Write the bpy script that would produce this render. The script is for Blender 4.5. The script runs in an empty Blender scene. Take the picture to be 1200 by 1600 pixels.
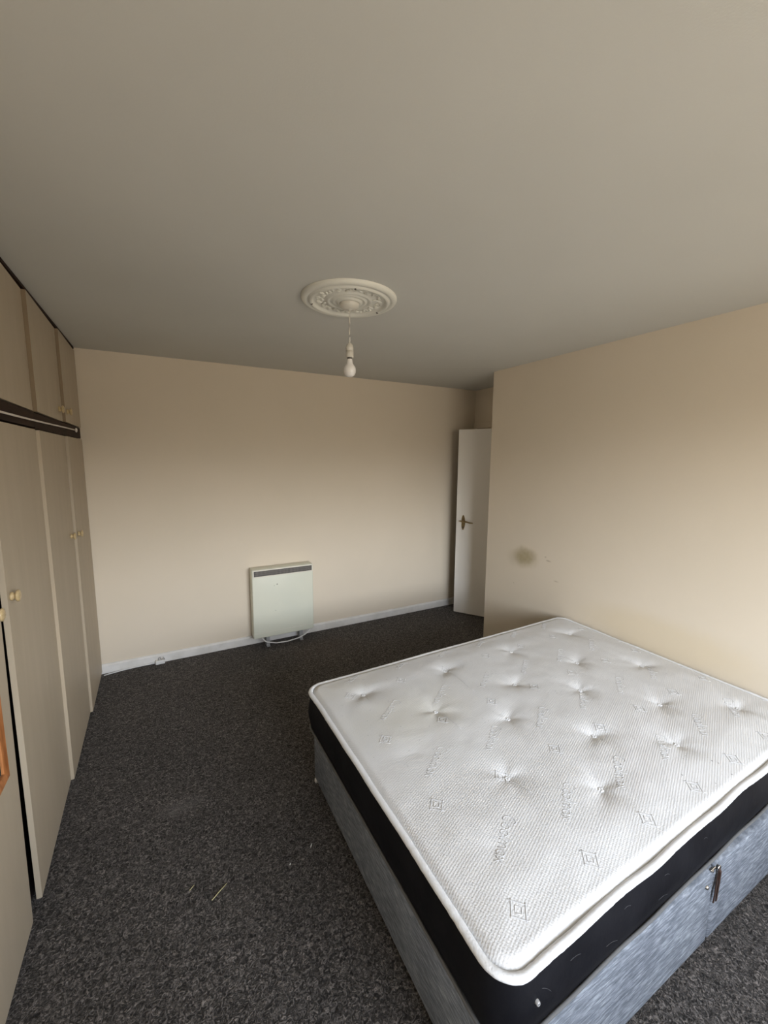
import bpy, bmesh, math, random
from mathutils import Vector, Matrix, noise
random.seed(7)
S = bpy.context.scene
C = S.collection

# ---------------------------------------------------------------- camera
cam_d = bpy.data.cameras.new('camera')
cam = bpy.data.objects.new('camera', cam_d); C.objects.link(cam)
F = Vector((0.46917, 0.87331, -0.13120)); R = Vector((0.88136, -0.47239, 0.00734)); U = Vector((0.05557, 0.11907, 0.99133))
M = Matrix((R, U, -F)).transposed().to_4x4()
M.translation = Vector((0, 0, 1.6595))
cam.matrix_world = M
cam_d.sensor_fit = 'HORIZONTAL'; cam_d.sensor_width = 36; cam_d.lens = 36 * 640.5 / 1200
cam_d.clip_start = 0.02
S.camera = cam

# ---------------------------------------------------------------- light
WX0, WX1, WZ0, WZ1, WY = 0.35, 2.05, 0.85, 2.15, -1.30     # the window behind the camera
w = bpy.data.worlds.new('world'); S.world = w; w.use_nodes = True
nt = w.node_tree; nt.nodes.clear()
out = nt.nodes.new('ShaderNodeOutputWorld'); bg = nt.nodes.new('ShaderNodeBackground')
tc = nt.nodes.new('ShaderNodeTexCoord'); sep = nt.nodes.new('ShaderNodeSeparateXYZ'); mr = nt.nodes.new('ShaderNodeMapRange')
cr = nt.nodes.new('ShaderNodeValToRGB')
nt.links.new(tc.outputs['Generated'], sep.inputs[0]); nt.links.new(sep.outputs['Z'], mr.inputs['Value'])
mr.inputs['From Min'].default_value = -1; mr.inputs['From Max'].default_value = 1
nt.links.new(mr.outputs[0], cr.inputs[0]); nt.links.new(cr.outputs[0], bg.inputs[0]); nt.links.new(bg.outputs[0], out.inputs[0])
e = cr.color_ramp.elements
e[0].position = 0.0; e[0].color = (0.44, 0.39, 0.32, 1)      # ground outside
e[1].position = 1.0; e[1].color = (0.50, 0.58, 0.70, 1)         # overcast zenith
for pos, col in ((0.40, (0.44, 0.39, 0.32, 1)), (0.49, (0.30, 0.26, 0.20, 1)), (0.515, (0.55, 0.51, 0.45, 1)), (0.55, (1.7, 1.72, 1.72, 1)), (0.60, (1.9, 2.03, 2.2, 1)), (0.68, (1.1, 1.22, 1.4, 1))):
    k = e.new(pos); k.color = col
bg.inputs[1].default_value = 5.0
pl = bpy.data.lights.new('window_portal', 'AREA'); pl.shape = 'RECTANGLE'; pl.size = WX1 - WX0; pl.size_y = WZ1 - WZ0
pl.cycles.is_portal = True
po = bpy.data.objects.new('window_portal', pl); C.objects.link(po)
po.location = ((WX0 + WX1) / 2, WY - 0.22, (WZ0 + WZ1) / 2); po.rotation_euler = (math.radians(90), 0, 0)
S.view_settings.view_transform = 'Standard'; S.view_settings.look = 'None'; S.view_settings.gamma = 1
S.view_settings.use_curve_mapping = False
S.view_settings.exposure = 1.68

# ---------------------------------------------------------------- material helpers
def mat(name, col, rough=0.6, metal=0.0, spec=0.5):
    m = bpy.data.materials.new(name); m.use_nodes = True
    b = m.node_tree.nodes['Principled BSDF']
    b.inputs['Base Color'].default_value = (*col, 1); b.inputs['Roughness'].default_value = rough
    b.inputs['Metallic'].default_value = metal; b.inputs['Specular IOR Level'].default_value = spec
    return m
def N(m, t, **kw):
    n = m.node_tree.nodes.new(t)
    for k, v in kw.items():
        if k in n.inputs: n.inputs[k].default_value = v
        else: setattr(n, k, v)
    return n
def L(m, a, b): m.node_tree.links.new(a, b)
def bs(m): return m.node_tree.nodes['Principled BSDF']
def coord(m, scale=(1, 1, 1), rot=(0, 0, 0)):
    t = N(m, 'ShaderNodeTexCoord'); mp = N(m, 'ShaderNodeMapping')
    mp.inputs['Scale'].default_value = scale; mp.inputs['Rotation'].default_value = rot
    L(m, t.outputs['Object'], mp.inputs[0]); return mp.outputs[0]
def noise_tex(m, vec, scale, detail=3, rough=0.5):
    n = N(m, 'ShaderNodeTexNoise'); n.inputs['Scale'].default_value = scale
    n.inputs['Detail'].default_value = detail; n.inputs['Roughness'].default_value = rough
    if vec is not None: L(m, vec, n.inputs['Vector'])
    return n.outputs['Fac']
def ramp(m, fac, stops):
    r = N(m, 'ShaderNodeValToRGB'); L(m, fac, r.inputs[0]); el = r.color_ramp.elements
    el[0].position = stops[0][0]; el[0].color = (*stops[0][1], 1)
    el[1].position = stops[-1][0]; el[1].color = (*stops[-1][1], 1)
    for p, c in stops[1:-1]:
        k = el.new(p); k.color = (*c, 1)
    return r.outputs[0]
def mixc(m, fac, a, b, mode='MIX'):
    n = N(m, 'ShaderNodeMix', data_type='RGBA', blend_type=mode)
    for sock, v in ((n.inputs['Factor'], fac), (n.inputs[6], a), (n.inputs[7], b)):
        if isinstance(v, (int, float)): sock.default_value = v
        elif isinstance(v, tuple): sock.default_value = (*v, 1)
        else: L(m, v, sock)
    return n.outputs[2]
def math_(m, op, a, b=None, clamp=False):
    n = N(m, 'ShaderNodeMath', operation=op, use_clamp=clamp)
    for i, v in enumerate((a, b)):
        if v is None: continue
        if isinstance(v, (int, float)): n.inputs[i].default_value = v
        else: L(m, v, n.inputs[i])
    return n.outputs[0]
def bump(m, h, strength, dist=0.002):
    n = N(m, 'ShaderNodeBump'); n.inputs['Strength'].default_value = strength; n.inputs['Distance'].default_value = dist
    L(m, h, n.inputs['Height']); L(m, n.outputs[0], bs(m).inputs['Normal']); return n
def blob(m, centre, size, soft=0.5, wob=0.0, wscale=8):
    """0..1 mask of an elliptical mark at a world position"""
    t = N(m, 'ShaderNodeNewGeometry'); v = t.outputs['Position']
    sub = N(m, 'ShaderNodeVectorMath', operation='SUBTRACT'); L(m, v, sub.inputs[0]); sub.inputs[1].default_value = centre
    mul = N(m, 'ShaderNodeVectorMath', operation='MULTIPLY'); L(m, sub.outputs[0], mul.inputs[0])
    mul.inputs[1].default_value = tuple(1 / s for s in size)
    ln = N(m, 'ShaderNodeVectorMath', operation='LENGTH'); L(m, mul.outputs[0], ln.inputs[0])
    d = ln.outputs['Value']
    if wob:
        nf = noise_tex(m, v, wscale, 3)
        d = math_(m, 'ADD', d, math_(m, 'MULTIPLY', math_(m, 'SUBTRACT', nf, 0.5), wob * 2))
    r = N(m, 'ShaderNodeMapRange', interpolation_type='SMOOTHSTEP'); L(m, d, r.inputs['Value'])
    r.inputs['From Min'].default_value = 1 - soft; r.inputs['From Max'].default_value = 1
    r.inputs['To Min'].default_value = 1; r.inputs['To Max'].default_value = 0
    return r.outputs[0]

# ---------------------------------------------------------------- mesh helpers
def obj(name, bm, m=None, parent=None, smooth=False, label=None):
    me = bpy.data.meshes.new(name); bmesh.ops.recalc_face_normals(bm, faces=bm.faces[:]); bm.to_mesh(me); bm.free()
    if smooth:
        for p in me.polygons: p.use_smooth = True
    for x in (m if isinstance(m, (list, tuple)) else [m]):
        if x: me.materials.append(x)
    o = bpy.data.objects.new(name, me); C.objects.link(o)
    if parent:
        o.parent = parent; o.matrix_parent_inverse = Matrix.Translation(parent.location).inverted()
    if label: o['label'] = label
    return o
def thing(name, label, cat, loc=(0, 0, 0), group=None):
    o = bpy.data.objects.new(name, None); C.objects.link(o); o.location = loc; o.empty_display_size = 0.1
    o['label'] = label; o['category'] = cat
    if group: o['group'] = group
    return o
def tag(o, label, cat, group=None):
    o['label'] = label; o['category'] = cat
    if group: o['group'] = group
    return o
def box(bm, lo, hi, bev=0.0, seg=2, mi=0):
    r = bmesh.ops.create_cube(bm, size=1)
    lo = Vector(lo); hi = Vector(hi); c = (lo + hi) / 2; s = hi - lo
    for v in r['verts']: v.co = Vector((v.co.x * s.x, v.co.y * s.y, v.co.z * s.z)) + c
    fs = set(f for v in r['verts'] for f in v.link_faces)
    for f in fs: f.material_index = mi
    if bev:
        es = list(set(e for v in r['verts'] for e in v.link_edges))
        rr = bmesh.ops.bevel(bm, geom=es, offset=bev, segments=seg, profile=0.5, affect='EDGES')
        for f in rr['faces']: f.material_index = mi
def bx(lo, hi, bev=0.0, seg=2):
    bm = bmesh.new(); box(bm, lo, hi, bev, seg); return bm
def tube(bm, pts, r, n=8, cap=True, mi=0, flat=1.0):
    pts = [Vector(p) for p in pts]; rings = []
    up = Vector((0, 0, 1))
    for i, p in enumerate(pts):
        t = (pts[min(i + 1, len(pts) - 1)] - pts[max(i - 1, 0)]).normalized()
        a = t.cross(up)
        if a.length < 1e-3: a = t.cross(Vector((1, 0, 0)))
        a.normalize(); b = a.cross(t)
        rr = r[i] if isinstance(r, (list, tuple)) else r
        rings.append([bm.verts.new(p + a * math.cos(2 * math.pi * k / n) * rr + b * math.sin(2 * math.pi * k / n) * rr * flat) for k in range(n)])
    for q in range(len(rings) - 1):
        for k in range(n):
            f = bm.faces.new((rings[q][k], rings[q][(k + 1) % n], rings[q + 1][(k + 1) % n], rings[q + 1][k])); f.material_index = mi
    if cap:
        for rg in (rings[0], rings[-1]):
            f = bm.faces.new(rg); f.material_index = mi
def lathe(bm, prof, origin, axis='Z', n=32, mi=0):
    """prof: list of (radius, height)"""
    o = Vector(origin); rings = []
    for r, h in prof:
        ring = []
        if r < 1e-6: ring = [bm.verts.new(o + (Vector((0, 0, h)) if axis == 'Z' else Vector((h, 0, 0)) if axis == 'X' else Vector((0, h, 0))))]
        else:
            for k in range(n):
                a = 2 * math.pi * k / n; c, s = r * math.cos(a), r * math.sin(a)
                ring.append(bm.verts.new(o + (Vector((c, s, h)) if axis == 'Z' else Vector((h, c, s)) if axis == 'X' else Vector((c, h, s)))))
        rings.append(ring)
    for a, b in zip(rings, rings[1:]):
        for k in range(n):
            if len(a) == 1 and len(b) == 1: continue
            if len(a) == 1: f = bm.faces.new((a[0], b[k], b[(k + 1) % n]))
            elif len(b) == 1: f = bm.faces.new((a[k], a[(k + 1) % n], b[0]))
            else: f = bm.faces.new((a[k], a[(k + 1) % n], b[(k + 1) % n], b[k]))
            f.material_index = mi
def struct(name, bm, m, parent=None):
    o = obj(name, bm, m, parent)
    if not parent: o['kind'] = 'structure'
    return o

# ---------------------------------------------------------------- materials
# walls: cream emulsion
def wall_material(name, stains=False):
    m = mat(name, (0.66, 0.56, 0.43), 0.75, spec=0.25)
    v = coord(m)
    base = ramp(m, noise_tex(m, v, 1.7, 3), [(0.3, (0.72, 0.635, 0.512)), (0.7, (0.745, 0.655, 0.532))])
    if stains:
        n = noise_tex(m, v, 30, 4)
        a = blob(m, (2.56, 2.325, 0.866), (0.15, 0.165, 0.110), 0.8, 0.30, 9)
        base = mixc(m, math_(m, 'MULTIPLY', a, math_(m, 'ADD', math_(m, 'MULTIPLY', n, 0.35), 0.50)), base, (0.31, 0.245, 0.105))
        a = blob(m, (2.56, 2.42, 0.84), (0.15, 0.13, 0.10), 0.95, 0.3, 7)
        base = mixc(m, math_(m, 'MULTIPLY', a, 0.22), base, (0.33, 0.26, 0.13))
        a = blob(m, (2.56, 1.28, 0.60), (0.2, 0.62, 0.17), 0.6, 0.25, 3)
        base = mixc(m, math_(m, 'MULTIPLY', a, 0.20), base, (0.62, 0.47, 0.20))
        for c, s, k in (((2.56, 2.10, 0.885), (0.1, 0.035, 0.010), 0.5), ((2.56, 2.02, 0.745), (0.1, 0.03, 0.008), 0.4), ((2.56, 2.13, 0.91), (0.1, 0.012, 0.01), 0.4), ((2.56, 2.44, 0.62), (0.1, 0.008, 0.01), 0.5)):
            a = blob(m, c, s, 0.9, 0.4, 40)
            base = mixc(m, math_(m, 'MULTIPLY', a, k), base, (0.34, 0.27, 0.17))
    L(m, base, bs(m).inputs['Base Color'])
    bump(m, noise_tex(m, v, 160, 4), 0.12, 0.0015)
    return m
M_wall = wall_material('cream_wall_paint'); M_wallr = wall_material('cream_wall_paint_stained', True)
M_ceil = mat('ceiling_paint', (0.64, 0.635, 0.575), 0.85, spec=0.2)
v = coord(M_ceil)
L(M_ceil, ramp(M_ceil, noise_tex(M_ceil, v, 1.2, 3), [(0.3, (0.62, 0.615, 0.575)), (0.7, (0.655, 0.65, 0.61))]), bs(M_ceil).inputs['Base Color'])
bump(M_ceil, noise_tex(M_ceil, v, 220, 3), 0.15, 0.0015)
M_skirt = mat('white_gloss_skirting', (0.80, 0.78, 0.74), 0.35)
v = coord(M_skirt); L(M_skirt, ramp(M_skirt, noise_tex(M_skirt, v, 9, 4), [(0.35, (0.72, 0.70, 0.66)), (0.6, (0.82, 0.80, 0.77))]), bs(M_skirt).inputs['Base Color'])
M_white = mat('white_paint', (0.84, 0.81, 0.76), 0.45)
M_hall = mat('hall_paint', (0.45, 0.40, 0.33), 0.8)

# carpet: charcoal twist pile with pale flecks
M_carpet = mat('charcoal_twist_carpet', (0.08, 0.08, 0.08), 0.95, spec=0.1)
v = coord(M_carpet)
n1 = N(M_carpet, 'ShaderNodeTexNoise'); n1.inputs['Scale'].default_value = 78; n1.inputs['Detail'].default_value = 3; n1.inputs['Roughness'].default_value = 0.65; n1.inputs['Distortion'].default_value = 1.6; L(M_carpet, v, n1.inputs['Vector'])
col = ramp(M_carpet, n1.outputs['Fac'], [(0.36, (0.017, 0.0155, 0.0145)), (0.47, (0.056, 0.052, 0.049)), (0.56, (0.132, 0.122, 0.115)), (0.68, (0.31, 0.285, 0.27))])
n2 = noise_tex(M_carpet, v, 2.3, 4)
col = mixc(M_carpet, 1.0, col, ramp(M_carpet, n2, [(0.3, (0.86, 0.84, 0.83)), (0.7, (1.08, 1.05, 1.03))]), 'MULTIPLY')
sc = blob(M_carpet, (-0.015, 2.0, 0.0), (0.16, 0.07, 0.2), 0.9, 0.5, 14)
col = mixc(M_carpet, math_(M_carpet, 'MULTIPLY', sc, 0.22), col, (0.30, 0.28, 0.27))
sc = blob(M_carpet, (1.1, 3.25, 0.0), (0.55, 0.35, 0.2), 0.9, 0.4, 4)
col = mixc(M_carpet, math_(M_carpet, 'MULTIPLY', sc, 0.20), col, (0.11, 0.06, 0.03))
L(M_carpet, col, bs(M_carpet).inputs['Base Color'])
bump(M_carpet, n1.outputs['Fac'], 1.0, 0.012)
try: bs(M_carpet).inputs['Sheen Weight'].default_value = 0.1
except Exception: pass

# wardrobe doors: beige painted board with faint vertical brushing
M_door = mat('beige_painted_board', (0.46, 0.39, 0.29), 0.5, spec=0.4)
v = coord(M_door, (1, 1, 0.12))
c1 = ramp(M_door, noise_tex(M_door, v, 14, 5, 0.6), [(0.3, (0.43, 0.36, 0.265)), (0.7, (0.475, 0.40, 0.30))])
c1 = mixc(M_door, ramp(M_door, noise_tex(M_door, coord(M_door), 3.2, 4), [(0.45, (0, 0, 0)), (0.75, (0.4, 0.4, 0.4))]), c1, (0.44, 0.36, 0.26))
L(M_door, c1, bs(M_door).inputs['Base Color']); bump(M_door, noise_tex(M_door, v, 60, 3), 0.08, 0.001)
M_edge = mat('shaded_board_edge', (0.25, 0.185, 0.115), 0.6)  # shade on the upper door edges, put into a darker brown
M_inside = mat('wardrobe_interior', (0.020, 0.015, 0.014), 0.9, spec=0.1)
M_rail = mat('dark_brown_rail', (0.030, 0.014, 0.010), 0.6, spec=0.15)
v = coord(M_rail, (1, 0.15, 1)); L(M_rail, ramp(M_rail, noise_tex(M_rail, v, 60, 4), [(0.3, (0.014, 0.006, 0.004)), (0.7, (0.032, 0.012, 0.007))]), bs(M_rail).inputs['Base Color'])
M_knob = mat('varnished_pine', (0.62, 0.44, 0.20), 0.35)
v = coord(M_knob, (1, 1, 6)); L(M_knob, ramp(M_knob, noise_tex(M_knob, v, 40, 3), [(0.3, (0.46, 0.35, 0.18)), (0.7, (0.60, 0.46, 0.26))]), bs(M_knob).inputs['Base Color'])
M_frame = mat('orange_pine_frame', (0.36, 0.13, 0.04), 0.4)
v = coord(M_frame, (1, 1, 0.15)); L(M_frame, ramp(M_frame, noise_tex(M_frame, v, 70, 4), [(0.3, (0.22, 0.075, 0.022)), (0.7, (0.45, 0.18, 0.06))]), bs(M_frame).inputs['Base Color'])
M_mirror = mat('mirror_glass', (0.75, 0.78, 0.76), 0.03, 1.0)
M_wire = mat('white_plastic_wire', (0.72, 0.66, 0.60), 0.4)
M_cable = mat('white_cable', (0.78, 0.77, 0.75), 0.4)

# plaster
M_plaster = mat('white_plaster', (0.76, 0.75, 0.68), 0.6)
bump(M_plaster, noise_tex(M_plaster, coord(M_plaster), 90, 3), 0.15, 0.001)
M_plastic = mat('aged_white_plastic', (0.68, 0.65, 0.58), 0.4)
M_bulb = mat('opal_bulb_glass', (0.88, 0.86, 0.84), 0.18); bs(M_bulb).inputs['Subsurface Weight'].default_value = 0.3; bs(M_bulb).inputs['Subsurface Radius'].default_value = (0.02, 0.02, 0.02)
M_grey = mat('dull_metal_cap', (0.10, 0.09, 0.08), 0.4, 0.6)
M_brass = mat('aged_brass', (0.34, 0.26, 0.14), 0.3, 1.0)
M_chrome = mat('bright_steel', (0.70, 0.70, 0.70), 0.2, 1.0)

# heater
M_heater = mat('pale_green_grey_enamel', (0.62, 0.63, 0.53), 0.4)
v = coord(M_heater)
ch = ramp(M_heater, noise_tex(M_heater, v, 2.5, 3), [(0.3, (0.70, 0.71, 0.60)), (0.7, (0.76, 0.755, 0.63))])
for cc, ss, kk in (((0.825, 3.50, 0.555), (0.007, 0.1, 0.007), 0.9), ((0.80, 3.50, 0.545), (0.005, 0.1, 0.004), 0.5), ((0.805, 3.50, 0.32), (0.008, 0.1, 0.005), 0.3)):
    ch = mixc(M_heater, math_(M_heater, 'MULTIPLY', blob(M_heater, cc, ss, 0.5), kk), ch, (0.12, 0.11, 0.08))
L(M_heater, ch, bs(M_heater).inputs['Base Color'])
M_htrim = mat('cream_heater_trim', (0.80, 0.76, 0.66), 0.4)
M_dark = mat('dark_grille', (0.06, 0.055, 0.05), 0.6)
M_slat = mat('grey_brown_grille_bars', (0.20, 0.18, 0.16), 0.5)
M_bracket = mat('galvanised_bracket', (0.42, 0.42, 0.42), 0.45, 0.4)

# mattress
M_top = mat('white_knitted_ticking', (0.80, 0.80, 0.80), 0.8, spec=0.25)
v = coord(M_top)
t0 = N(M_top, 'ShaderNodeTexCoord')
def wave(rot, scale, dist):
    mp = N(M_top, 'ShaderNodeMapping'); L(M_top, t0.outputs['Object'], mp.inputs[0]); mp.inputs['Rotation'].default_value = (0, 0, rot)
    wv = N(M_top, 'ShaderNodeTexWave', wave_type='BANDS', bands_direction='Y'); L(M_top, mp.outputs[0], wv.inputs[0])
    wv.inputs['Scale'].default_value = scale; wv.inputs['Distortion'].default_value = dist; wv.inputs['Detail'].default_value = 1; wv.inputs['Detail Scale'].default_value = 6
    return wv.outputs['Fac']
wa = wave(math.radians(-22), 40, 2.5); wb = wave(math.radians(58), 44, 2.5)
hh = math_(M_top, 'ADD', math_(M_top, 'MULTIPLY', wa, 0.42), math_(M_top, 'MULTIPLY', wb, 0.42))
hh = math_(M_top, 'ADD', hh, math_(M_top, 'MULTIPLY', noise_tex(M_top, v, 150, 3), 0.8))
vor = N(M_top, 'ShaderNodeTexVoronoi'); vor.inputs['Scale'].default_value = 42; L(M_top, v, vor.inputs['Vector'])
rare = math_(M_top, 'GREATER_THAN', noise_tex(M_top, v, 21, 2), 0.50)
dots = math_(M_top, 'MULTIPLY', math_(M_top, 'LESS_THAN', vor.outputs['Distance'], 0.105), rare)
ct = ramp(M_top, noise_tex(M_top, v, 2.0, 4), [(0.3, (0.69, 0.69, 0.69)), (0.7, (0.735, 0.74, 0.745))])
ct = mixc(M_top, math_(M_top, 'MULTIPLY', blob(M_top, (0.93, 1.45, 0.51), (0.42, 0.28, 0.4), 0.9, 0.3, 5), 0.28), ct, (0.66, 0.63, 0.50))
ct = mixc(M_top, math_(M_top, 'MULTIPLY', blob(M_top, (0.70, 1.80, 0.51), (0.35, 0.18, 0.4), 0.9, 0.3, 5), 0.25), ct, (0.66, 0.62, 0.50))
ct = mixc(M_top, math_(M_top, 'MULTIPLY', dots, 0.45), ct, (0.36, 0.37, 0.38))
v3 = N(M_top, 'ShaderNodeTexVoronoi'); v3.inputs['Scale'].default_value = 26; L(M_top, v, v3.inputs['Vector'])
dd = math_(M_top, 'MULTIPLY', math_(M_top, 'LESS_THAN', v3.outputs['Distance'], 0.08), blob(M_top, (1.78, 0.66, 0.51), (0.36, 0.16, 0.4), 0.6, 0.3, 6))
ct = mixc(M_top, math_(M_top, 'MULTIPLY', dd, 0.75), ct, (0.16, 0.16, 0.17))
L(M_top, ct, bs(M_top).inputs['Base Color']); bump(M_top, hh, 0.42, 0.0020)
M_emb = mat('emboss_shade_grey', (0.55, 0.55, 0.555), 0.8, spec=0.2)  # ticking darkened: the shading of the embossed lines is in this grey
M_pipe = mat('white_binding_tape', (0.76, 0.765, 0.77), 0.75, spec=0.25)
tw = N(M_pipe, 'ShaderNodeTexNoise'); tw.inputs['Scale'].default_value = 190; tw.inputs['Detail'].default_value = 2; L(M_pipe, coord(M_pipe), tw.inputs['Vector'])
bump(M_pipe, tw.outputs['Fac'], 0.5, 0.002)
M_pipe2 = mat('grey_binding_tape', (0.13, 0.13, 0.13), 0.8)
M_black = mat('black_border_fabric', (0.010, 0.010, 0.013), 0.6, spec=0.2)
v = coord(M_black); L(M_black, ramp(M_black, noise_tex(M_black, v, 7, 5), [(0.4, (0.004, 0.004, 0.006)), (0.75, (0.010, 0.010, 0.013))]), bs(M_black).inputs['Base Color'])
bump(M_black, noise_tex(M_black, v, 26, 4), 0.35, 0.004)
M_thread = mat('loose_grey_thread', (0.15, 0.15, 0.16), 0.7)
# divan: silver grey brushed chenille
def divan_mat(name, stretch):
    m = mat(name, (0.25, 0.27, 0.30), 0.85, spec=0.15)
    v = coord(m, stretch)
    a = noise_tex(m, v, 105, 4, 0.6)
    c = ramp(m, a, [(0.30, (0.125, 0.139, 0.162)), (0.5, (0.215, 0.236, 0.268)), (0.70, (0.38, 0.41, 0.455))])
    c = mixc(m, 1.0, c, ramp(m, noise_tex(m, coord(m), 5, 4), [(0.35, (0.80, 0.80, 0.82)), (0.65, (1.06, 1.06, 1.06))]), 'MULTIPLY')
    L(m, c, bs(m).inputs['Base Color']); bump(m, a, 0.7, 0.004)
    return m
M_div = divan_mat('silver_chenille', (0.22, 0.22, 1.6))
M_seam = mat('dark_seam', (0.03, 0.03, 0.035), 0.9)
M_strap = mat('brown_leather_strap', (0.055, 0.030, 0.022), 0.5)
M_straw = mat('dry_straw', (0.62, 0.56, 0.30), 0.6)
M_crumb = mat('white_paper_fleck', (0.75, 0.74, 0.70), 0.7)

# ---------------------------------------------------------------- room shell
XW, YB, XR, YC, H = -0.50, 3.629, 2.56, 2.78, 2.40
XN = 3.09
struct('floor', bx((-1.35, WY - 0.3, -0.10), (4.35, 3.85, 0)), M_carpet)
struct('ceiling', bx((-1.35, WY - 0.3, H), (4.35, 3.85, H + 0.12)), M_ceil)
struct('wall_back', bx((-1.25, YB, 0), (4.25, YB + 0.15, H)), M_wall)
bm = bmesh.new(); box(bm, (XR, WY - 0.25, 0), (XR + 0.10, YC, H)); box(bm, (XR + 0.10, YC - 0.10, 0), (XN, YC, H))
struct('wall_right', bm, M_wallr)
bm = bmesh.new()
box(bm, (XN, YC - 0.10, 0), (XN + 0.12, 2.83, H)); box(bm, (XN, 2.83, 1.99), (XN + 0.12, 3.60, H)); box(bm, (XN, 3.60, 0), (XN + 0.12, YB, H))
struct('wall_niche', bm, M_wall)
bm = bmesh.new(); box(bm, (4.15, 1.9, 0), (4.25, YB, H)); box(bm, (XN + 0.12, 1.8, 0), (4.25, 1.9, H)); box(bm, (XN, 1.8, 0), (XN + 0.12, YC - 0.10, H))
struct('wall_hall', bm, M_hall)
bm = bmesh.new(); box(bm, (-1.25, WY, 0), (-1.15, YB, H)); box(bm, (-1.15, WY, 0), (XW, 1.19, H))
struct('wall_left', bm, M_wall)
# window wall behind the camera
bm = bmesh.new(); y0, y1 = WY - 0.25, WY
box(bm, (-1.25, y0, 0), (WX0, y1, H)); box(bm, (WX1, y0, 0), (XR, y1, H)); box(bm, (WX0, y0, 0), (WX1, y1, WZ0)); box(bm, (WX0, y0, WZ1), (WX1, y1, H))
struct('wall_front', bm, M_wall)
win = bpy.data.objects.new('window_1', None); C.objects.link(win); win.location = ((WX0 + WX1) / 2, WY - 0.15, WZ0); win['kind'] = 'structure'
bm = bmesh.new(); ya, yb = WY - 0.18, WY - 0.12; xm = (WX0 + WX1) / 2
box(bm, (WX0, ya, WZ0), (WX0 + 0.05, yb, WZ1)); box(bm, (WX1 - 0.05, ya, WZ0), (WX1, yb, WZ1)); box(bm, (xm - 0.03, ya, WZ0 + 0.05), (xm + 0.03, yb, WZ1 - 0.05))
box(bm, (WX0 + 0.05, ya, WZ0), (WX1 - 0.05, yb, WZ0 + 0.05)); box(bm, (WX0 + 0.05, ya, WZ1 - 0.05), (WX1 - 0.05, yb, WZ1))
obj('window_frame', bm, M_white, win)
obj('window_sill', bx((WX0 - 0.04, WY - 0.12, WZ0 - 0.03), (WX1 + 0.04, WY + 0.06, WZ0), 0.006), M_white, win)
# skirting along the back wall
def skirt(x0, x1, name):
    bm = bmesh.new(); prof = [(0, 0), (0, -0.016), (0.060, -0.016), (0.072, -0.008), (0.074, 0)]
    A = [bm.verts.new((x0, YB + d, z)) for z, d in prof]; B = [bm.verts.new((x1, YB + d, z)) for z, d in prof]
    n = len(prof)
    for i in range(n): bm.faces.new((A[i], A[(i + 1) % n], B[(i + 1) % n], B[i]))
    bm.faces.new(A); bm.faces.new(B)
    return struct(name, bm, M_skirt)
skirt(XW - 0.02, XN, 'baseboard_back')
# architrave around the doorway
bm = bmesh.new()
box(bm, (XN - 0.018, 2.785, 0), (XN, 2.845, 2.05), 0.004); box(bm, (XN - 0.018, 3.585, 0), (XN, YB - 0.001, 2.05), 0.004); box(bm, (XN - 0.018, 2.845, 1.985), (XN, 3.585, 2.05), 0.004)
box(bm, (XN, 3.575, 0), (XN + 0.12, 3.60, 1.99)); box(bm, (XN, 2.83, 1.97), (XN + 0.12, 3.575, 1.99))
struct('trim_1', bm, M_wall)

# ---------------------------------------------------------------- open room door
hx, hy = 3.075, 2.848; fx, fy = 2.700, 3.408
d = Vector((fx - hx, fy - hy, 0)); DL = d.length; d.normalize(); nrm = Vector((-d.y, d.x, 0))   # points away from the room? fixed below
if nrm.dot(Vector((-1, -1, 0))) < 0: nrm = -nrm
dr = bpy.data.objects.new('door_1', None); C.objects.link(dr); dr.location = (hx, hy, 0); dr['kind'] = 'structure'
def leafpt(s, t, z): return Vector((hx, hy, 0)) + d * s + nrm * t + Vector((0, 0, z))
def oriented_box(bm, s0, s1, t0, t1, z0, z1, bev=0):
    r = bmesh.ops.create_cube(bm, size=1); vs = r['verts']
    for q in vs:
        q.co = leafpt(s0 + (s1 - s0) * (q.co.x + 0.5), t0 + (t1 - t0) * (q.co.y + 0.5), z0 + (z1 - z0) * (q.co.z + 0.5))
    if bev: bmesh.ops.bevel(bm, geom=list(set(e for q in vs for e in q.link_edges)), offset=bev, segments=2, profile=0.5, affect='EDGES')
bm = bmesh.new(); oriented_box(bm, 0.0, DL, -0.04, 0, 0.012, 1.95, 0.002); obj('door_leaf', bm, M_white, dr)
ds = DL - 0.075
bm = bmesh.new()
rings = []
for k in range(24):
    a = 2 * math.pi * k / 24; rr = 0.021
    zz = 0.993 + math.sin(a) * 0.078 * (1 if True else 0); rings.append((ds + math.cos(a) * rr * (0.75 + 0.25 * abs(math.sin(a * 1.5))), zz))
for t in (0.0, 0.006):
    pass
A = [bm.verts.new(leafpt(s, 0.0005, z)) for s, z in rings]; B = [bm.verts.new(leafpt(s, 0.006, z)) for s, z in rings]
bm.faces.new(A); bm.faces.new(B)
for k in range(24): bm.faces.new((A[k], A[(k + 1) % 24], B[(k + 1) % 24], B[k]))
plate = obj('handle_plate', bm, M_brass, dr)
bm = bmesh.new()
tube(bm, [leafpt(ds, 0.004, 1.012), leafpt(ds, 0.03, 1.012), leafpt(ds, 0.042, 1.012), leafpt(ds - 0.012, 0.050, 1.012), leafpt(ds - 0.05, 0.050, 1.008), leafpt(ds - 0.085, 0.050, 1.000), leafpt(ds - 0.115, 0.048, 1.001)], [0.011, 0.009, 0.009, 0.009, 0.008, 0.008, 0.005], 12)
tube(bm, [leafpt(ds + 0.0, 0.05, 1.012), leafpt(ds + 0.02, 0.052, 1.015), leafpt(ds + 0.034, 0.05, 1.012)], [0.009, 0.007, 0.004], 10)
obj('door_handle', bm, M_brass, dr, True)
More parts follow.
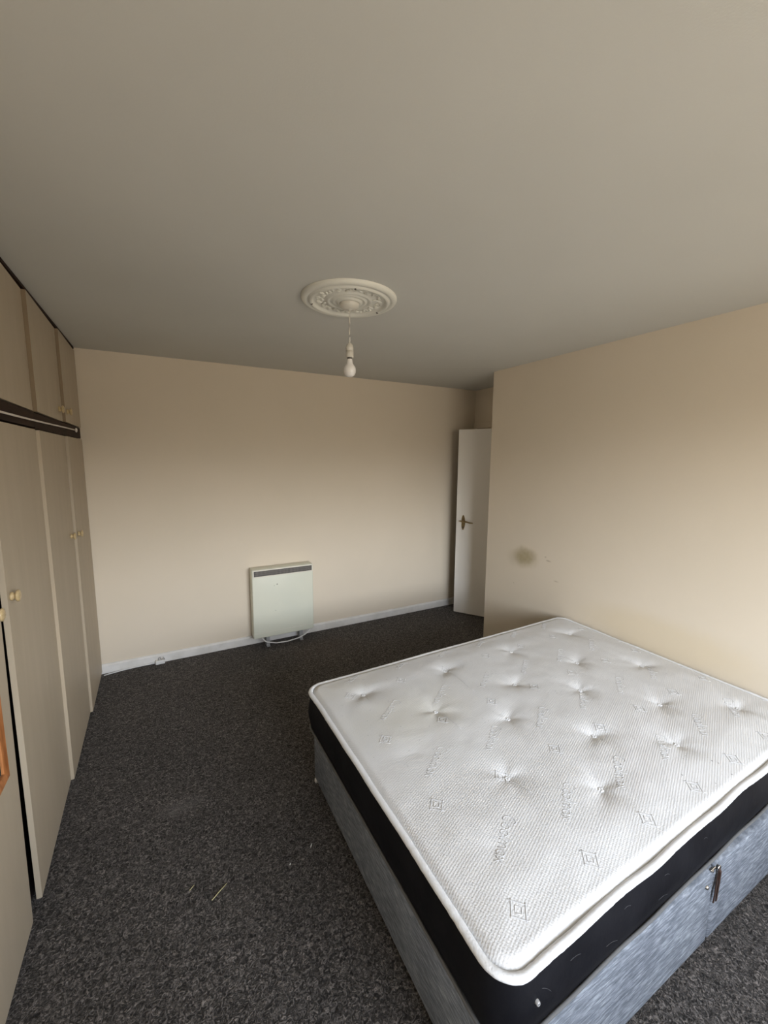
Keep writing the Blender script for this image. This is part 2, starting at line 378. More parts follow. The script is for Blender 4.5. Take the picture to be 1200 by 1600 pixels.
bm = bmesh.new(); tube(bm, [leafpt(ds, 0.006, 0.952), leafpt(ds, 0.007, 0.935)], 0.005, 8); obj('keyhole', bm, M_dark, dr)

# ---------------------------------------------------------------- fitted wardrobe
FACE = -0.503
def door_slab(near, far, z0, z1, pn=0.0, pf=-0.004, th=0.017, far_bot=None, edge=0):
    """near/far: edges along y; pn/pf: how far each edge stands forward"""
    bm = bmesh.new(); xf = -0.487
    fb = far if far_bot is None else far_bot
    nz = 8; rows = []
    for i in range(nz + 1):
        t = i / nz; z = z0 + (z1 - z0) * t; f = fb + (far - fb) * t
        rows.append([bm.verts.new((xf + pn, near, z)), bm.verts.new((xf + pf, f, z)), bm.verts.new((xf + pf - th, f, z)), bm.verts.new((xf + pn - th, near, z))])
    for a, b in zip(rows, rows[1:]):
        for k in range(4):
            f_ = bm.faces.new((a[k], a[(k + 1) % 4], b[(k + 1) % 4], b[k])); f_.material_index = edge if k == 3 else 0
    bm.faces.new(rows[0]); bm.faces.new(rows[-1])
    bmesh.ops.bevel(bm, geom=[e for e in bm.edges if len(e.link_faces) == 2 and e.calc_face_angle() > 1], offset=0.0012, segments=1, affect='EDGES')
    return bm
def knob(y, z, x, parent):
    bm = bmesh.new()
    lathe(bm, [(0, 0), (0.013, 0), (0.0155, 0.003), (0.0145, 0.008), (0.009, 0.011), (0.009, 0.013), (0.018, 0.016), (0.021, 0.019), (0.0205, 0.023), (0.014, 0.026), (0, 0.027)], (x, y, z), 'X', 20)
    return obj('knob', bm, M_knob, parent, True)
def carcass(name, y0, y1, z0, z1, parent):
    bm = bmesh.new(); xb, xf = -1.14, -0.525
    box(bm, (xb, y0, z0), (xf, y0 + 0.016, z1)); box(bm, (xb, y1 - 0.016, z0), (xf, y1, z1))
    box(bm, (xb, y0 + 0.016, z1 - 0.016), (xf, y1 - 0.016, z1)); box(bm, (xb, y0 + 0.016, z0), (xf, y1 - 0.016, z0 + 0.016))
    box(bm, (xb, y0 + 0.016, z0 + 0.016), (xb + 0.01, y1 - 0.016, z1 - 0.016))
    return obj(name, bm, M_inside, parent)
# lower wardrobes
wA = thing('wardrobe', 'beige two-door wardrobe nearer the camera with a dark gap between its doors', 'wardrobe', (-0.82, 1.8, 0))
wB = thing('wardrobe', 'beige two-door wardrobe in the corner against the heater wall, doors closed', 'wardrobe', (-0.82, 3.02, 0))
carcass('carcass', 1.20, 2.412, 0.0, 1.775, wA); carcass('carcass', 2.418, 3.622, 0.0, 1.775, wB)
d1 = obj('door', door_slab(1.215, 1.742, 0.02, 1.775, -0.006, -0.008, far_bot=1.684), M_door, wA)
d2 = obj('door', door_slab(1.772, 2.4135, 0.02, 1.775, 0.0, -0.014), M_door, wA)
d3 = obj('door', door_slab(2.415, 3.038, 0.02, 1.772, 0.0, -0.012, far_bot=3.045), M_door, wB)
d4 = obj('door', door_slab(3.048, 3.618, 0.02, 1.772, 0.001, -0.010), M_door, wB)
knob(1.665, 1.158, -0.495, d1); knob(1.808, 1.176, -0.488, d2); knob(2.945, 1.19, -0.499, d3); knob(3.105, 1.178, -0.487, d4)
# top cupboards
tA = thing('overhead_cupboard', 'beige cupboard at the ceiling cut by the photo edge, above the mirrored wardrobe', 'cupboard', (-0.82, 1.8, 1.86))
tB = thing('overhead_cupboard', 'beige cupboard at the ceiling with two pine knobs, in the corner above the closed wardrobe', 'cupboard', (-0.82, 3.02, 1.86))
carcass('carcass', 1.20, 2.412, 1.856, 2.384, tA); carcass('carcass', 2.418, 3.622, 1.856, 2.384, tB)
u1 = obj('door', door_slab(1.215, 1.800, 1.858, 2.376, 0.0, -0.010), M_door, tA)
u2 = obj('door', door_slab(1.810, 2.4165, 1.858, 2.376, 0.0, -0.016, edge=1), [M_door, M_edge], tA)
u3 = obj('door', door_slab(2.418, 3.0435, 1.855, 2.376, 0.0, -0.014, edge=1), [M_door, M_edge], tB)
u4 = obj('door', door_slab(3.045, 3.618, 1.855, 2.376, 0.001, -0.010, edge=1), [M_door, M_edge], tB)
knob(1.735, 1.92, -0.492, u1); knob(1.835, 1.92, -0.488, u2); knob(2.95, 1.918, -0.500, u3); knob(3.10, 1.918, -0.487, u4)
# the brown rail between, the wire in front of it, the strip under the ceiling
rail = thing('wardrobe_rail', 'dark brown timber rail running between the wardrobes and the cupboards above', 'rail', (-0.5, 2.4, 1.78))
obj('rail_board', bx((-0.535, 1.20, 1.783), (-0.494, 2.385, 1.852), 0.002), M_rail, rail)
obj('rail_board', bx((-0.535, 2.386, 1.777), (-0.4945, 3.560, 1.848), 0.002), M_rail, rail)
cw = thing('curtain_wire', 'thin white curtain wire stretched along the dark brown wardrobe rail', 'curtain wire', (-0.485, 2.4, 1.80))
bm = bmesh.new(); pts = []
for i in range(25):
    t = i / 24; y = 1.22 + (3.28 - 1.22) * t
    pts.append((-0.483 - 0.003 * t, y, 1.812 - 0.010 * math.sin(math.pi * t) * (1 - t) + 0.010 * t * t))
tube(bm, pts, 0.0042, 8); obj('wire', bm, M_wire, cw, True)
bm = bmesh.new()
tube(bm, [(-0.485 + 0.002 * math.cos(a), 3.345 + 0.011 * math.cos(a), 1.823 + 0.011 * math.sin(a)) for a in [2 * math.pi * k / 16 for k in range(17)]], 0.0035, 8, False)
tube(bm, [(-0.4925, 3.345, 1.823), (-0.484, 3.345, 1.823)], 0.005, 8)
obj('hook_eye', bm, M_wire, cw, True)
bm = bx((-0.53, 1.20, 2.385), (-0.496, 3.60, 2.399)); struct('trim_2', bm, M_rail)
# mirror on the near door
mi = thing('wall_mirror', 'orange-brown wood framed mirror hung on the nearest wardrobe door at the left edge', 'mirror', (-0.49, 1.42, 1.0))
my0, my1, mz0, mz1 = 1.245, 1.588, 0.655, 1.30
bm = bmesh.new(); fw, xf0, xf1 = 0.030, -0.4925, -0.477
def mitre(a, b, c_, e_):
    vs = [bm.verts.new(p) for p in (a, b, c_, e_)]; return vs
outer = [(my0, mz0), (my1, mz0), (my1, mz1), (my0, mz1)]; inner = [(my0 + fw, mz0 + fw), (my1 - fw, mz0 + fw), (my1 - fw, mz1 - fw), (my0 + fw, mz1 - fw)]
mid = [(my0 + 0.008, mz0 + 0.008), (my1 - 0.008, mz0 + 0.008), (my1 - 0.008, mz1 - 0.008), (my0 + 0.008, mz1 - 0.008)]
lay = [[bm.verts.new((xf0, y, z)) for y, z in outer], [bm.verts.new((xf1 - 0.004, y, z)) for y, z in outer], [bm.verts.new((xf1, y, z)) for y, z in mid], [bm.verts.new((xf1 - 0.006, y, z)) for y, z in inner], [bm.verts.new((xf0, y, z)) for y, z in inner]]
for a, b in zip(lay, lay[1:] + lay[:1]):
    for k in range(4): bm.faces.new((a[k], a[(k + 1) % 4], b[(k + 1) % 4], b[k]))
obj('frame', bm, M_frame, mi)
obj('glass', bx((xf0 + 0.001, my0 + fw - 0.002, mz0 + fw - 0.002), (-0.4865, my1 - fw + 0.002, mz1 - fw + 0.002)), M_mirror, mi)

# ---------------------------------------------------------------- ceiling rose + pendant
RX, RY = 0.816, 1.880
rose = thing('ceiling_rose', 'round moulded white plaster rose on the ceiling around the lamp cord', 'ceiling rose', (RX, RY, 2.4))
bm = bmesh.new()
prof = [(0.238, 0), (0.238, -0.007), (0.232, -0.014), (0.222, -0.018), (0.212, -0.018), (0.207, -0.014), (0.203, -0.014), (0.199, -0.021), (0.190, -0.024), (0.183, -0.020), (0.180, -0.012),
        (0.172, -0.010), (0.118, -0.010), (0.112, -0.016), (0.106, -0.018), (0.100, -0.015), (0.096, -0.010), (0.088, -0.012), (0.083, -0.017), (0.077, -0.018), (0.072, -0.014), (0.066, -0.015), (0.060, -0.022), (0.052, -0.024), (0.046, -0.018), (0.0, -0.018)]
prof = [(a_ * 0.94, b_) for a_, b_ in prof]
lathe(bm, prof, (RX, RY, 2.3995), 'Z', 96)
obj('moulding', bm, M_plaster, rose, True)
bm = bmesh.new()        # raised leaf sprays and scrolls in the outer ring
rnd = random.Random(3)
for k in range(8):
    a0 = 2 * math.pi * k / 8 + 0.2
    for j in range(5):
        a = a0 + (j - 2) * 0.11; rad = 0.137 + 0.013 * math.sin(j * 1.9 + k)
        c = Vector((RX + rad * math.cos(a), RY + rad * math.sin(a), 2.3885))
        mrot = Matrix.Rotation(a + (j - 2) * 0.6, 4, 'Z')
        r = bmesh.ops.create_icosphere(bm, subdivisions=2, radius=1)
        sz = (0.016 - 0.003 * abs(j - 2), 0.0075, 0.0055)
        for q in r['verts']: q.co = c + mrot @ Vector((q.co.x * sz[0], q.co.y * sz[1], q.co.z * sz[2]))
    sp = []
    for i in range(14):
        t = i / 13; a = a0 + 0.36 + 0.10 * math.cos(t * 7) * (1 - 0.5 * t); rad = 0.139 + 0.017 * math.sin(t * 7) * (1 - 0.5 * t)
        sp.append((RX + rad * math.cos(a), RY + rad * math.sin(a), 2.3885))
    tube(bm, sp, 0.0035, 6)
obj('leaf_relief', bm, M_plaster, rose, True)
for a in (math.radians(255), math.radians(150), math.radians(15)):
    bm = bmesh.new(); lathe(bm, [(0, -0.0255), (0.004, -0.0252), (0.0055, -0.0225), (0.0055, -0.018)], (RX + 0.178 * math.cos(a), RY + 0.178 * math.sin(a), 2.3995), 'Z', 12)
    obj('screw_head', bm, M_grey, rose, True, label='small dark screw head')
pen = thing('pendant_light', 'bare opal bulb hanging from a short white cord below the ceiling rose', 'lamp', (RX + 0.002, RY + 0.002, 2.38))
px_, py_ = RX + 0.002, RY + 0.002
bm = bmesh.new(); lathe(bm, [(0.046, 2.386), (0.047, 2.378), (0.045, 2.368), (0.040, 2.360), (0.031, 2.354), (0.018, 2.351), (0.008, 2.350), (0.006, 2.346), (0, 2.346)], (px_, py_, 0), 'Z', 40); obj('ceiling_cap', bm, M_plastic, pen, True)
bm = bmesh.new(); tube(bm, [(px_ + 0.001 * math.sin(i), py_, 2.348 - i * 0.0152) for i in range(11)], 0.0032, 8); obj('cord', bm, M_plastic, pen, True)
bm = bmesh.new(); lathe(bm, [(0.004, 2.200), (0.008, 2.199), (0.0140, 2.193), (0.0180, 2.180), (0.0185, 2.1665), (0.0165, 2.166), (0.0165, 2.1645), (0.0185, 2.164), (0.0185, 2.136), (0.0175, 2.134), (0, 2.134)], (px_, py_, 0), 'Z', 32); obj('lamp_holder', bm, M_plastic, pen, True)
bm = bmesh.new()
lathe(bm, [(0.0115, 2.141), (0.0115, 2.127)], (px_, py_, 0), 'Z', 24, 0)
lathe(bm, [(0.0115, 2.127), (0.0125, 2.126), (0.0140, 2.115), (0.0165, 2.104), (0.0235, 2.096), (0.0285, 2.086), (0.0300, 2.075), (0.0285, 2.063), (0.0225, 2.052), (0.0125, 2.0455), (0, 2.0435)], (px_, py_, 0), 'Z', 32, 1)
obj('bulb', bm, [M_grey, M_bulb], pen, True)

# ---------------------------------------------------------------- storage heater
HX0, HX1, HZ0, HZ1, HY0, HY1 = 0.613, 1.152, 0.086, 0.702, 3.503, 3.612
ht = thing('storage_heater', 'off-white wall heater with a dark slatted grille along its top', 'heater', ((HX0 + HX1) / 2, HY0, 0))
bm = bmesh.new(); box(bm, (HX0, HY0, HZ0), (HX1, HY1, HZ1), 0.008, 3); obj('casing', bm, M_heater, ht, True)
gx0, gx1, gz0, gz1 = HX0 + 0.016, HX1 - 0.014, 0.643, 0.689
obj('grille_recess', bx((gx0, HY0 - 0.0015, gz0), (gx1, HY0 + 0.004, gz1)), M_dark, ht)
bm = bmesh.new(); n = 46
for i in range(n):
    x = gx0 + 0.012 + (gx1 - gx0 - 0.024) * i / (n - 1); box(bm, (x - 0.0025, HY0 - 0.004, gz0 + 0.003), (x + 0.0025, HY0, gz1 - 0.003))
for z in (gz0 + 0.016, gz0 + 0.031): box(bm, (gx0 + 0.003, HY0 - 0.003, z - 0.001), (gx1 - 0.003, HY0, z + 0.001))
obj('grille', bm, M_slat, ht, label='grey-brown row of upright grille slats')
bm = bmesh.new(); t = 0.009
box(bm, (gx0 - t, HY0 - 0.006, gz1), (gx1 + t, HY0 + 0.002, gz1 + t), 0.002); box(bm, (gx0 - t, HY0 - 0.006, gz0 - t), (gx1 + t, HY0 + 0.002, gz0), 0.002)
box(bm, (gx0 - t, HY0 - 0.006, gz0), (gx0, HY0 + 0.002, gz1), 0.002); box(bm, (gx1, HY0 - 0.006, gz0), (gx1 + t, HY0 + 0.002, gz1), 0.002)
obj('grille_surround', bm, M_htrim, ht)
obj('front_seam', bx((HX0 + 0.008, HY0 - 0.001, 0.132), (HX1 - 0.008, HY0 + 0.002, 0.1345)), M_htrim, ht)
for x in (0.735, 1.035):
    bm = bmesh.new(); box(bm, (x - 0.015, 3.515, 0.006), (x + 0.015, 3.520, HZ0 + 0.004), 0.001); box(bm, (x - 0.014, 3.495, 0), (x + 0.014, 3.60, 0.006), 0.001); box(bm, (x - 0.006, 3.520, 0.006), (x - 0.001, 3.60, HZ0 + 0.002))
    obj('foot', bm, M_bracket, ht)
bm = bmesh.new()
tube(bm, [(0.685, 3.515, 0.088), (0.695, 3.502, 0.068), (0.72, 3.492, 0.048), (0.80, 3.482, 0.028), (0.90, 3.478, 0.024), (1.0, 3.484, 0.032), (1.07, 3.498, 0.050), (1.115, 3.515, 0.072), (1.125, 3.54, 0.090)], 0.0055, 8)
obj('supply_cable', bm, M_cable, ht, True)
# loose cable by the wardrobe and its joint box
bm = bmesh.new()
pts = [(-0.483, 3.576, 0.0045), (-0.44, 3.588, 0.0045), (-0.36, 3.600, 0.006), (-0.27, 3.604, 0.008), (-0.19, 3.604, 0.012), (-0.14, 3.606, 0.018)]
tube(bm, pts, 0.0042, 8); tag(obj('power_cable', bm, M_cable, None, True), 'white cable lying along the skirting from the wardrobe to a small plug', 'cable')
jb = thing('cable_joint', 'small white cable joint box on the carpet against the skirting left of the heater', 'cable box', (-0.105, 3.595, 0))
obj('housing', bx((-0.14, 3.578, 0.0), (-0.072, 3.6125, 0.032), 0.006), M_cable, jb)
bm = bmesh.new(); tube(bm, [(-0.118, 3.595, 0.031), (-0.115, 3.592, 0.050), (-0.103, 3.592, 0.054), (-0.098, 3.595, 0.031)], 0.003, 6); tube(bm, [(-0.088, 3.595, 0.031), (-0.082, 3.592, 0.052), (-0.075, 3.598, 0.031)], 0.003, 6)
obj('cable_clip', bm, M_bracket, jb, True)

# ---------------------------------------------------------------- divan base
bt = 0.310
dv = thing('divan_base', 'silver-grey upholstered divan base under the mattress', 'bed base', (1.55, 1.2, 0))
def section(x0, x1, name='base_section'):
    bm = bmesh.new(); box(bm, (x0, 0.533, 0.018), (x1, 1.862, bt), 0.012, 3)
    return obj(name, bm, M_div, dv, True)
s1 = section(0.602, 1.5575); s2 = section(1.5585, 2.505)
for i, sct in enumerate((s1, s2)):
    for x in ((0.66, 1.50) if i == 0 else (1.62, 2.44)):
        for y in (0.60, 1.80):
            bm = bmesh.new(); lathe(bm, [(0, 0), (0.018, 0), (0.02, 0.003), (0.02, 0.019), (0, 0.019)], (x, y, 0), 'Z', 16); obj('glide', bm, M_white, sct, True)
bm = bmesh.new(); lathe(bm, [(0, 0), (0.008, 0.001), (0.009, 0.01), (0.008, 0.022), (0, 0.024)], (0.606, 1.842, 0), 'Z', 12); obj('corner_foot', bm, M_white, dv, True)
# metal linking clip, stud, strap with ring on the foot end
bm = bmesh.new(); box(bm, (1.526, 0.531, 0.304), (1.557, 0.537, 0.3115), 0.002); box(bm, (1.530, 0.529, 0.302), (1.540, 0.532, 0.309), 0.001); obj('linking_clip', bm, M_chrome, dv, True)
bm = bmesh.new(); lathe(bm, [(0, -0.007), (0.005, -0.006), (0.0075, -0.002), (0.0075, 0.001)], (1.508, 0.533, 0.258), 'Y', 14); lathe(bm, [(0.011, -0.001), (0.011, 0.001)], (1.508, 0.533, 0.258), 'Y', 14); obj('stud', bm, M_chrome, dv, True)
ry, rz_, rx_ = 0.530, 0.300, 1.573
bm = bmesh.new()
tube(bm, [(rx_ + 0.008 * math.cos(a), ry - 0.001, rz_ + 0.008 * math.sin(a)) for a in [2 * math.pi * k / 20 for k in range(21)]], 0.0028, 8, False)
ring = obj('eyelet', bm, M_chrome, s2, True)
bm = bmesh.new(); lathe(bm, [(0, 0), (0.008, 0)], (rx_, 0.5318, rz_), 'Y', 16); obj('eyelet_hole', bm, M_seam, s2)
bm = bmesh.new()
def strip(pts, wd, th):
    rows = []
    for p in pts:
        x, y, z = p; rows.append([bm.verts.new((x - wd, y, z)), bm.verts.new((x + wd, y, z)), bm.verts.new((x + wd, y - th, z)), bm.verts.new((x - wd, y - th, z))])
    for a, b in zip(rows, rows[1:]):
        for k in range(4): bm.faces.new((a[k], a[(k + 1) % 4], b[(k + 1) % 4], b[k]))
    bm.faces.new(rows[0]); bm.faces.new(rows[-1])
strip([(1.574, 0.5305, 0.300), (1.573, 0.525, 0.290), (1.572, 0.525, 0.25), (1.574, 0.527, 0.21), (1.578, 0.529, 0.172)], 0.0042, 0.003)
strip([(1.570, 0.529, 0.294), (1.565, 0.5285, 0.25), (1.561, 0.528, 0.21), (1.558, 0.529, 0.176)], 0.0036, 0.003)
obj('pull_strap', bm, M_strap, s2, label='brown leather strap hanging from a metal eyelet')

# ---------------------------------------------------------------- mattress
LX, LY = 1.96, 1.385
Q = [Vector((0.586, 0.524)), Vector((2.548, 0.560)), Vector((2.548, 1.950)), Vector((0.572, 1.908))]
def q2(u, v):
    a, b = u / LX, v / LY
    return Q[0] * (1 - a) * (1 - b) + Q[1] * a * (1 - b) + Q[2] * a * b + Q[3] * (1 - a) * b
def inv(x, y):
    u, v = x - 0.586, y - 0.524
    for _ in range(12):
        p = q2(u, v); u += x - p.x; v += y - p.y
    return u, v
RC = 0.085
def outline(inset, n_edge=46, n_c=12):
    pts = []; r = max(RC - inset, 0.01)
    cs = [(LX - inset - r, inset + r, -90), (LX - inset - r, LY - inset - r, 0), (inset + r, LY - inset - r, 90), (inset + r, inset + r, 180)]
    for i, (cx, cy, a0) in enumerate(cs):
        for k in range(n_c + 1):
            a = math.radians(a0 + 90 * k / n_c); pts.append((cx + r * math.cos(a), cy + r * math.sin(a)))
        nx = cs[(i + 1) % 4]; a = math.radians(a0 + 90)
        sx, sy = cx + r * math.cos(a), cy + r * math.sin(a); ex, ey = nx[0] + r * math.cos(a), nx[1] + r * math.sin(a)
        for k in range(1, n_edge): pts.append((sx + (ex - sx) * k / n_edge, sy + (ey - sy) * k / n_edge))
    return pts
def sdf(u, v):
    qx, qy = abs(u - LX / 2) - (LX / 2 - RC), abs(v - LY / 2) - (LY / 2 - RC)
    return RC - math.hypot(max(qx, 0), max(qy, 0)) - min(max(qx, qy), 0)      # distance inside the outline
def wob(u, v, s=1.0):
    return noise.noise(Vector((u * 5.5, v * 5.5, 1.3 * s)))
BUT = [(x, y) for y in (1.695, 1.228, 0.785) for x in (0.803, 1.298, 1.787, 2.315)] + [(x, y) for y in (1.42, 0.975) for x in (1.040, 1.533, 2.022)]
BUT_uv = [inv(*b) for b in BUT]
DEEP = [(1.0 if (b[0] > 1.0 or b[1] > 1.5) else 0.28) for b in BUT]
def sm(t): t = min(max(t, 0), 1); return t * t * (3 - 2 * t)
INS = 0.0215
ZB, ZS = bt, 0.497
def ztop(u, v):
    dd = sdf(u, v) - INS
    z = ZS + 0.003 + 0.011 * sm(dd / 0.022) + 0.009 * sm(dd / 0.16)
    z += 0.0035 * noise.noise(Vector((u * 4, v * 4, 0.5))) * sm(dd / 0.1) + 0.0014 * noise.noise(Vector((u * 16, v * 16, 4.5))) * sm(dd / 0.05)
    for (bu, bv), dp in zip(BUT_uv, DEEP):
        r2 = (u - bu) ** 2 + (v - bv) ** 2
        if r2 < 0.06:
            r = math.sqrt(r2); ang = math.atan2(v - bv, u - bu)
            k = 1 + 0.22 * math.sin(ang * 2 + bu * 9) + 0.12 * math.sin(ang * 5 + bv * 7)
            z -= dp * (0.0105 * math.exp(-(r / (0.028 * k)) ** 1.4) + 0.0085 * math.exp(-(r / (0.075 * k)) ** 2))
    return z
mt = thing('mattress', 'white tufted double mattress with a black side border lying on the divan base', 'mattress', (1.55, 1.2, bt))
def loop_mesh(bm, loops, mi=0, close=False):
    rows = [[bm.verts.new(p) for p in lp] for lp in loops]; n = len(rows[0])
    prs = list(zip(rows, rows[1:])) + ([(rows[-1], rows[0])] if close else [])
    for a, b in prs:
        for k in range(n):
            f = bm.faces.new((a[k], a[(k + 1) % n], b[(k + 1) % n], b[k])); f.material_index = mi
    return rows
# black border
bm = bmesh.new(); loops = []
NR = 14
for i in range(NR + 1):
    t = i / NR; bul = math.sin(math.pi * t)
    ins = 0.012 - 0.016 * bul
    lp = []
    for (u, v), (u2, v2) in zip(outline(0.0), outline(0.02)):
        dx, dy = (u - u2) / 0.02, (v - v2) / 0.02
        ins2 = ins + 0.004 * wob(u, v, 2 + t * 2) * bul
        p = q2(u - dx * ins2, v - dy * ins2)
        lp.append((p.x, p.y, ZB + 0.004 + (ZS - 0.006 - ZB) * t))
    loops.append(lp)
rows = loop_mesh(bm, loops); bm.faces.new(rows[0]); bm.faces.new(rows[-1])
obj('border', bm, M_black, mt, True, label='black fabric side border')
# top binding: a fat rolled tape, gathered
def binding(name, ins, zc, rx, rz, m, amp, rz_amp=0.0):
    bm = bmesh.new(); loops = []; K = 12
    base = outline(0.0, 150, 30); base2 = outline(0.02, 150, 30)
    for k in range(K):
        a = 2 * math.pi * k / K; lp = []
        for (u, v), (u2, v2) in zip(base, base2):
            dx, dy = (u - u2) / 0.02, (v - v2) / 0.02
            o = ins + amp * wob(u, v, 5)
            rr = 1 + 0.10 * noise.noise(Vector((u * 60, v * 60, 2)))
            p = q2(u - dx * (o + rx * rr * math.cos(a)), v - dy * (o + rx * rr * math.cos(a)))
            lp.append((p.x, p.y, zc + rz * rr * math.sin(a) + rz_amp * wob(u, v, 7)))
        loops.append(lp)
    loop_mesh(bm, loops, 0, True); return obj(name, bm, m, mt, True)
binding('binding', 0.0115, ZS + 0.001, 0.0112, 0.0088, M_pipe, 0.006, 0.0025)
binding('binding', 0.006, ZB + 0.0055, 0.005, 0.005, M_pipe2, 0.003)
# top panel
def sqmap(a, b): return a * math.sqrt(1 - b * b / 2), b * math.sqrt(1 - a * a / 2)
NX, NY = 260, 186
r = RC - INS; lx, ly = LX - 2 * INS, LY - 2 * INS
bm = bmesh.new(); grid = []
for j in range(NY + 1):
    row = []
    for i in range(NX + 1):
        u, v = lx * i / NX, ly * j / NY
        cu = r if u < r else lx - r if u > lx - r else None; cv = r if v < r else ly - r if v > ly - r else None
        if cu is not None and cv is not None:
            a, b = sqmap(abs(u - cu) / r, abs(v - cv) / r)
            u = cu + math.copysign(a * r, u - cu); v = cv + math.copysign(b * r, v - cv)
        u += INS; v += INS
        edge = i in (0, NX) or j in (0, NY)
        p = q2(u, v); row.append(bm.verts.new((p.x, p.y, ztop(u, v) - (0.004 if edge else 0))))
    grid.append(row)
for j in range(NY):
    for i in range(NX): bm.faces.new((grid[j][i], grid[j][i + 1], grid[j + 1][i + 1], grid[j + 1][i]))
# embossed motifs and lettering: raised tubes, groove shade put into their grey
def P3(x, y, dz=0.0):
    u, v = inv(x, y); return Vector((x, y, ztop(u, v) + dz))
def stroke(pts, rad=0.0013):
    dens = []
    for a, b in zip(pts, pts[1:]):
        n = max(1, int(math.hypot(b[0] - a[0], b[1] - a[1]) / 0.006))
        for k in range(n): dens.append((a[0] + (b[0] - a[0]) * k / n, a[1] + (b[1] - a[1]) * k / n))
    dens.append(pts[-1])
    tube(bm, [P3(x, y, 0.0001) for x, y in dens], rad, 6, True, 1, 0.8)
def inside(x, y, mrg=0.045):
    u, v = inv(x, y); return sdf(u, v) > mrg
def square(cx, cy, ang=math.radians(-42)):
    c, s = math.cos(ang), math.sin(ang)
    T = lambda a, b: (cx + a * c - b * s, cy + a * s + b * c)
    if not inside(cx, cy, 0.05): return
    h = 0.0185; e = 0.027; k = 0.0085
    for a in (-h, h):
        stroke([T(-e * (1 if a > 0 else 0.8), a), T(e * (0.8 if a > 0 else 1), a)]); stroke([T(a, -e * 0.85), T(a, e * 0.85)])
    stroke([T(-k, -k), T(k, -k), T(k, k), T(-k, k), T(-k, -k)])
def arc(cx, cy, rx, ry, a0, a1, n=9):
    return [(cx + rx * math.cos(math.radians(a0 + (a1 - a0) * i / n)), cy + ry * math.sin(math.radians(a0 + (a1 - a0) * i / n))) for i in range(n + 1)]
GL = {'C': (0.80, [arc(0.42, 0.5, 0.36, 0.5, 50, 310)]),
      'a': (0.60, [arc(0.27, 0.3, 0.22, 0.3, 0, 360, 12), [(0.49, 0.6), (0.49, 0.0)]]),
      'o': (0.60, [arc(0.30, 0.3, 0.23, 0.3, 0, 360, 12)]),
      'l': (0.24, [[(0.12, 1.0), (0.12, 0)]]),
      'x': (0.56, [[(0.06, 0.6), (0.5, 0)], [(0.5, 0.6), (0.06, 0)]]),
      'm': (0.90, [[(0.08, 0.6), (0.08, 0)], [(0.08, 0.4)] + arc(0.25, 0.40, 0.16, 0.2, 160, 0, 6) + [(0.41, 0)], [(0.41, 0.4)] + arc(0.58, 0.40, 0.17, 0.2, 160, 0, 6) + [(0.75, 0)]])}
def word(cx, cy, text='Coolmax', ang=math.radians(-143), size=0.040):
    tot = sum(GL[c][0] for c in text); x = -tot / 2; c_, s_ = math.cos(ang), math.sin(ang)
    for chh in text:
        wd, strokes = GL[chh]
        for st in strokes:
            pts = [(cx + ((x + a) * size) * c_ - (b - 0.4) * size * s_, cy + ((x + a) * size) * s_ + (b - 0.4) * size * c_) for a, b in st]
            if all(inside(p[0], p[1], 0.03) for p in pts): stroke(pts, 0.0012)
        x += wd
for i in range(7):
    for j in range(4):
        cx, cy = 0.738 + 0.2855 * i, 0.632 + 0.358 * j; square(cx, cy)
        word(cx + 0.112, cy + 0.162)
for j in range(4): word(0.738 - 0.2855 + 0.112 + 0.0, 0.632 + 0.358 * j + 0.162)
obj('top_panel', bm, [M_top, M_emb], mt, True)
# tuft buttons: little rosettes sunk in the dimples
for (x, y), dp in zip(BUT, DEEP):
    if dp < 0.5: continue
    bm = bmesh.new(); c = P3(x, y, 0.0015)
    for k in range(5):
        a = 2 * math.pi * k / 5 + x * 7
        r_ = bmesh.ops.create_icosphere(bm, subdivisions=2, radius=1)
        for q in r_['verts']: q.co = c + Vector((0.0062 * math.cos(a), 0.0062 * math.sin(a), 0.001)) + Vector((q.co.x * 0.0045, q.co.y * 0.0045, q.co.z * 0.0035))
    lathe(bm, [(0, 0.002), (0.004, 0.001), (0.006, -0.002)], c, 'Z', 12)
    obj('tuft_button', bm, M_pipe, mt, True)
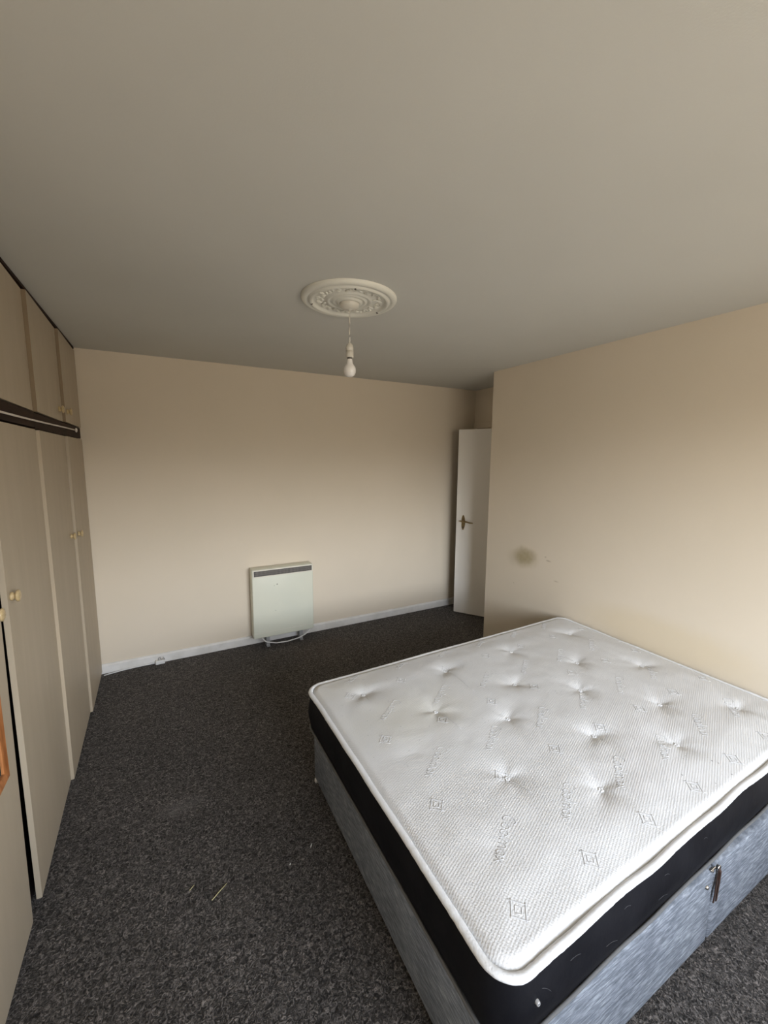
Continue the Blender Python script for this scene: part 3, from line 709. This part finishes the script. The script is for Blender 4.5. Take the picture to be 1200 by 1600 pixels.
# loose threads: long white ones on the panel, short ones on the black border
def thread(pts, rad, name, m):
    bm = bmesh.new(); tube(bm, pts, rad, 5); obj(name, bm, m, mt, True)
for a, b, bend in (((1.046, 1.412), (1.056, 1.255), 0.003), ((1.300, 1.675), (1.296, 1.450), 0.004), ((1.038, 0.963), (1.060, 0.880), 0.003), ((0.803, 1.668), (0.802, 1.615), 0.001)):
    pts = []
    for i in range(15):
        t = i / 14; x = a[0] + (b[0] - a[0]) * t + bend * math.sin(t * 5); y = a[1] + (b[1] - a[1]) * t; pts.append(P3(x, y, 0.001))
    thread(pts, 0.0008, 'tuft_thread', M_pipe)
def border_pt(u, v_out, z):    # point on the foot side of the border
    p = q2(u, 0); return Vector((p.x, p.y - 0.006, z))
for (xa, za, xb, zb) in ((0.70, 0.455, 0.735, 0.42), (0.80, 0.46, 0.84, 0.452), (1.02, 0.47, 1.05, 0.462), (0.95, 0.40, 1.0, 0.385), (1.22, 0.46, 1.25, 0.447), (1.20, 0.39, 1.25, 0.38), (1.45, 0.465, 1.475, 0.455), (0.88, 0.35, 0.93, 0.345)):
    pts = [border_pt(xa - 0.586 + (xb - xa) * t, 0, za + (zb - za) * t + 0.004 * math.sin(t * 3)) for t in [i / 6 for i in range(7)]]
    thread(pts, 0.00022, 'border_thread', M_thread)
bm = bmesh.new()   # stitched vent on the near corner
cxv, cyv = 0.688, 0.521
lathe(bm, [(0.002, -0.005), (0.004, -0.006), (0.0055, -0.004), (0.006, 0.002)], (cxv, cyv, 0.425), 'Y', 16)
obj('vent', bm, M_bracket, mt, True)

# ---------------------------------------------------------------- bits on the carpet
def straw(a, b, r, label, name='straw_fragment'):
    bm = bmesh.new(); tube(bm, [(a[0], a[1], r + 0.001), ((a[0] + b[0]) / 2 + 0.001, (a[1] + b[1]) / 2, r + 0.003), (b[0], b[1], r + 0.001)], r, 6)
    return tag(obj(name, bm, M_straw, None, True), label, 'straw')
straw((0.072, 1.480), (0.130, 1.520), 0.0016, 'longer pale straw stalk lying on the open carpet')
straw((0.000, 1.558), (0.017, 1.572), 0.0014, 'tiny pale straw sliver on the carpet, left of the longer stalk')
def crumb(x, y, s, label):
    bm = bmesh.new(); r_ = bmesh.ops.create_icosphere(bm, subdivisions=2, radius=1)
    for q in r_['verts']:
        k = 1 + 0.25 * noise.noise(q.co * 2 + Vector((x, y, 0))); q.co = Vector((x + q.co.x * s[0] * k + q.co.y * s[1] * 0.6, y + q.co.y * s[1] * k, s[2] + 0.0005 + q.co.z * s[2] * k))
    return tag(obj('paper_fleck', bm, M_crumb, None, True), label, 'debris')
crumb(0.472, 1.518, (0.0035, 0.009, 0.0025), 'larger white fleck on the carpet, nearer the bed base')
crumb(0.370, 1.480, (0.003, 0.004, 0.0022), 'smaller white fleck on the carpet, farther from the bed base')
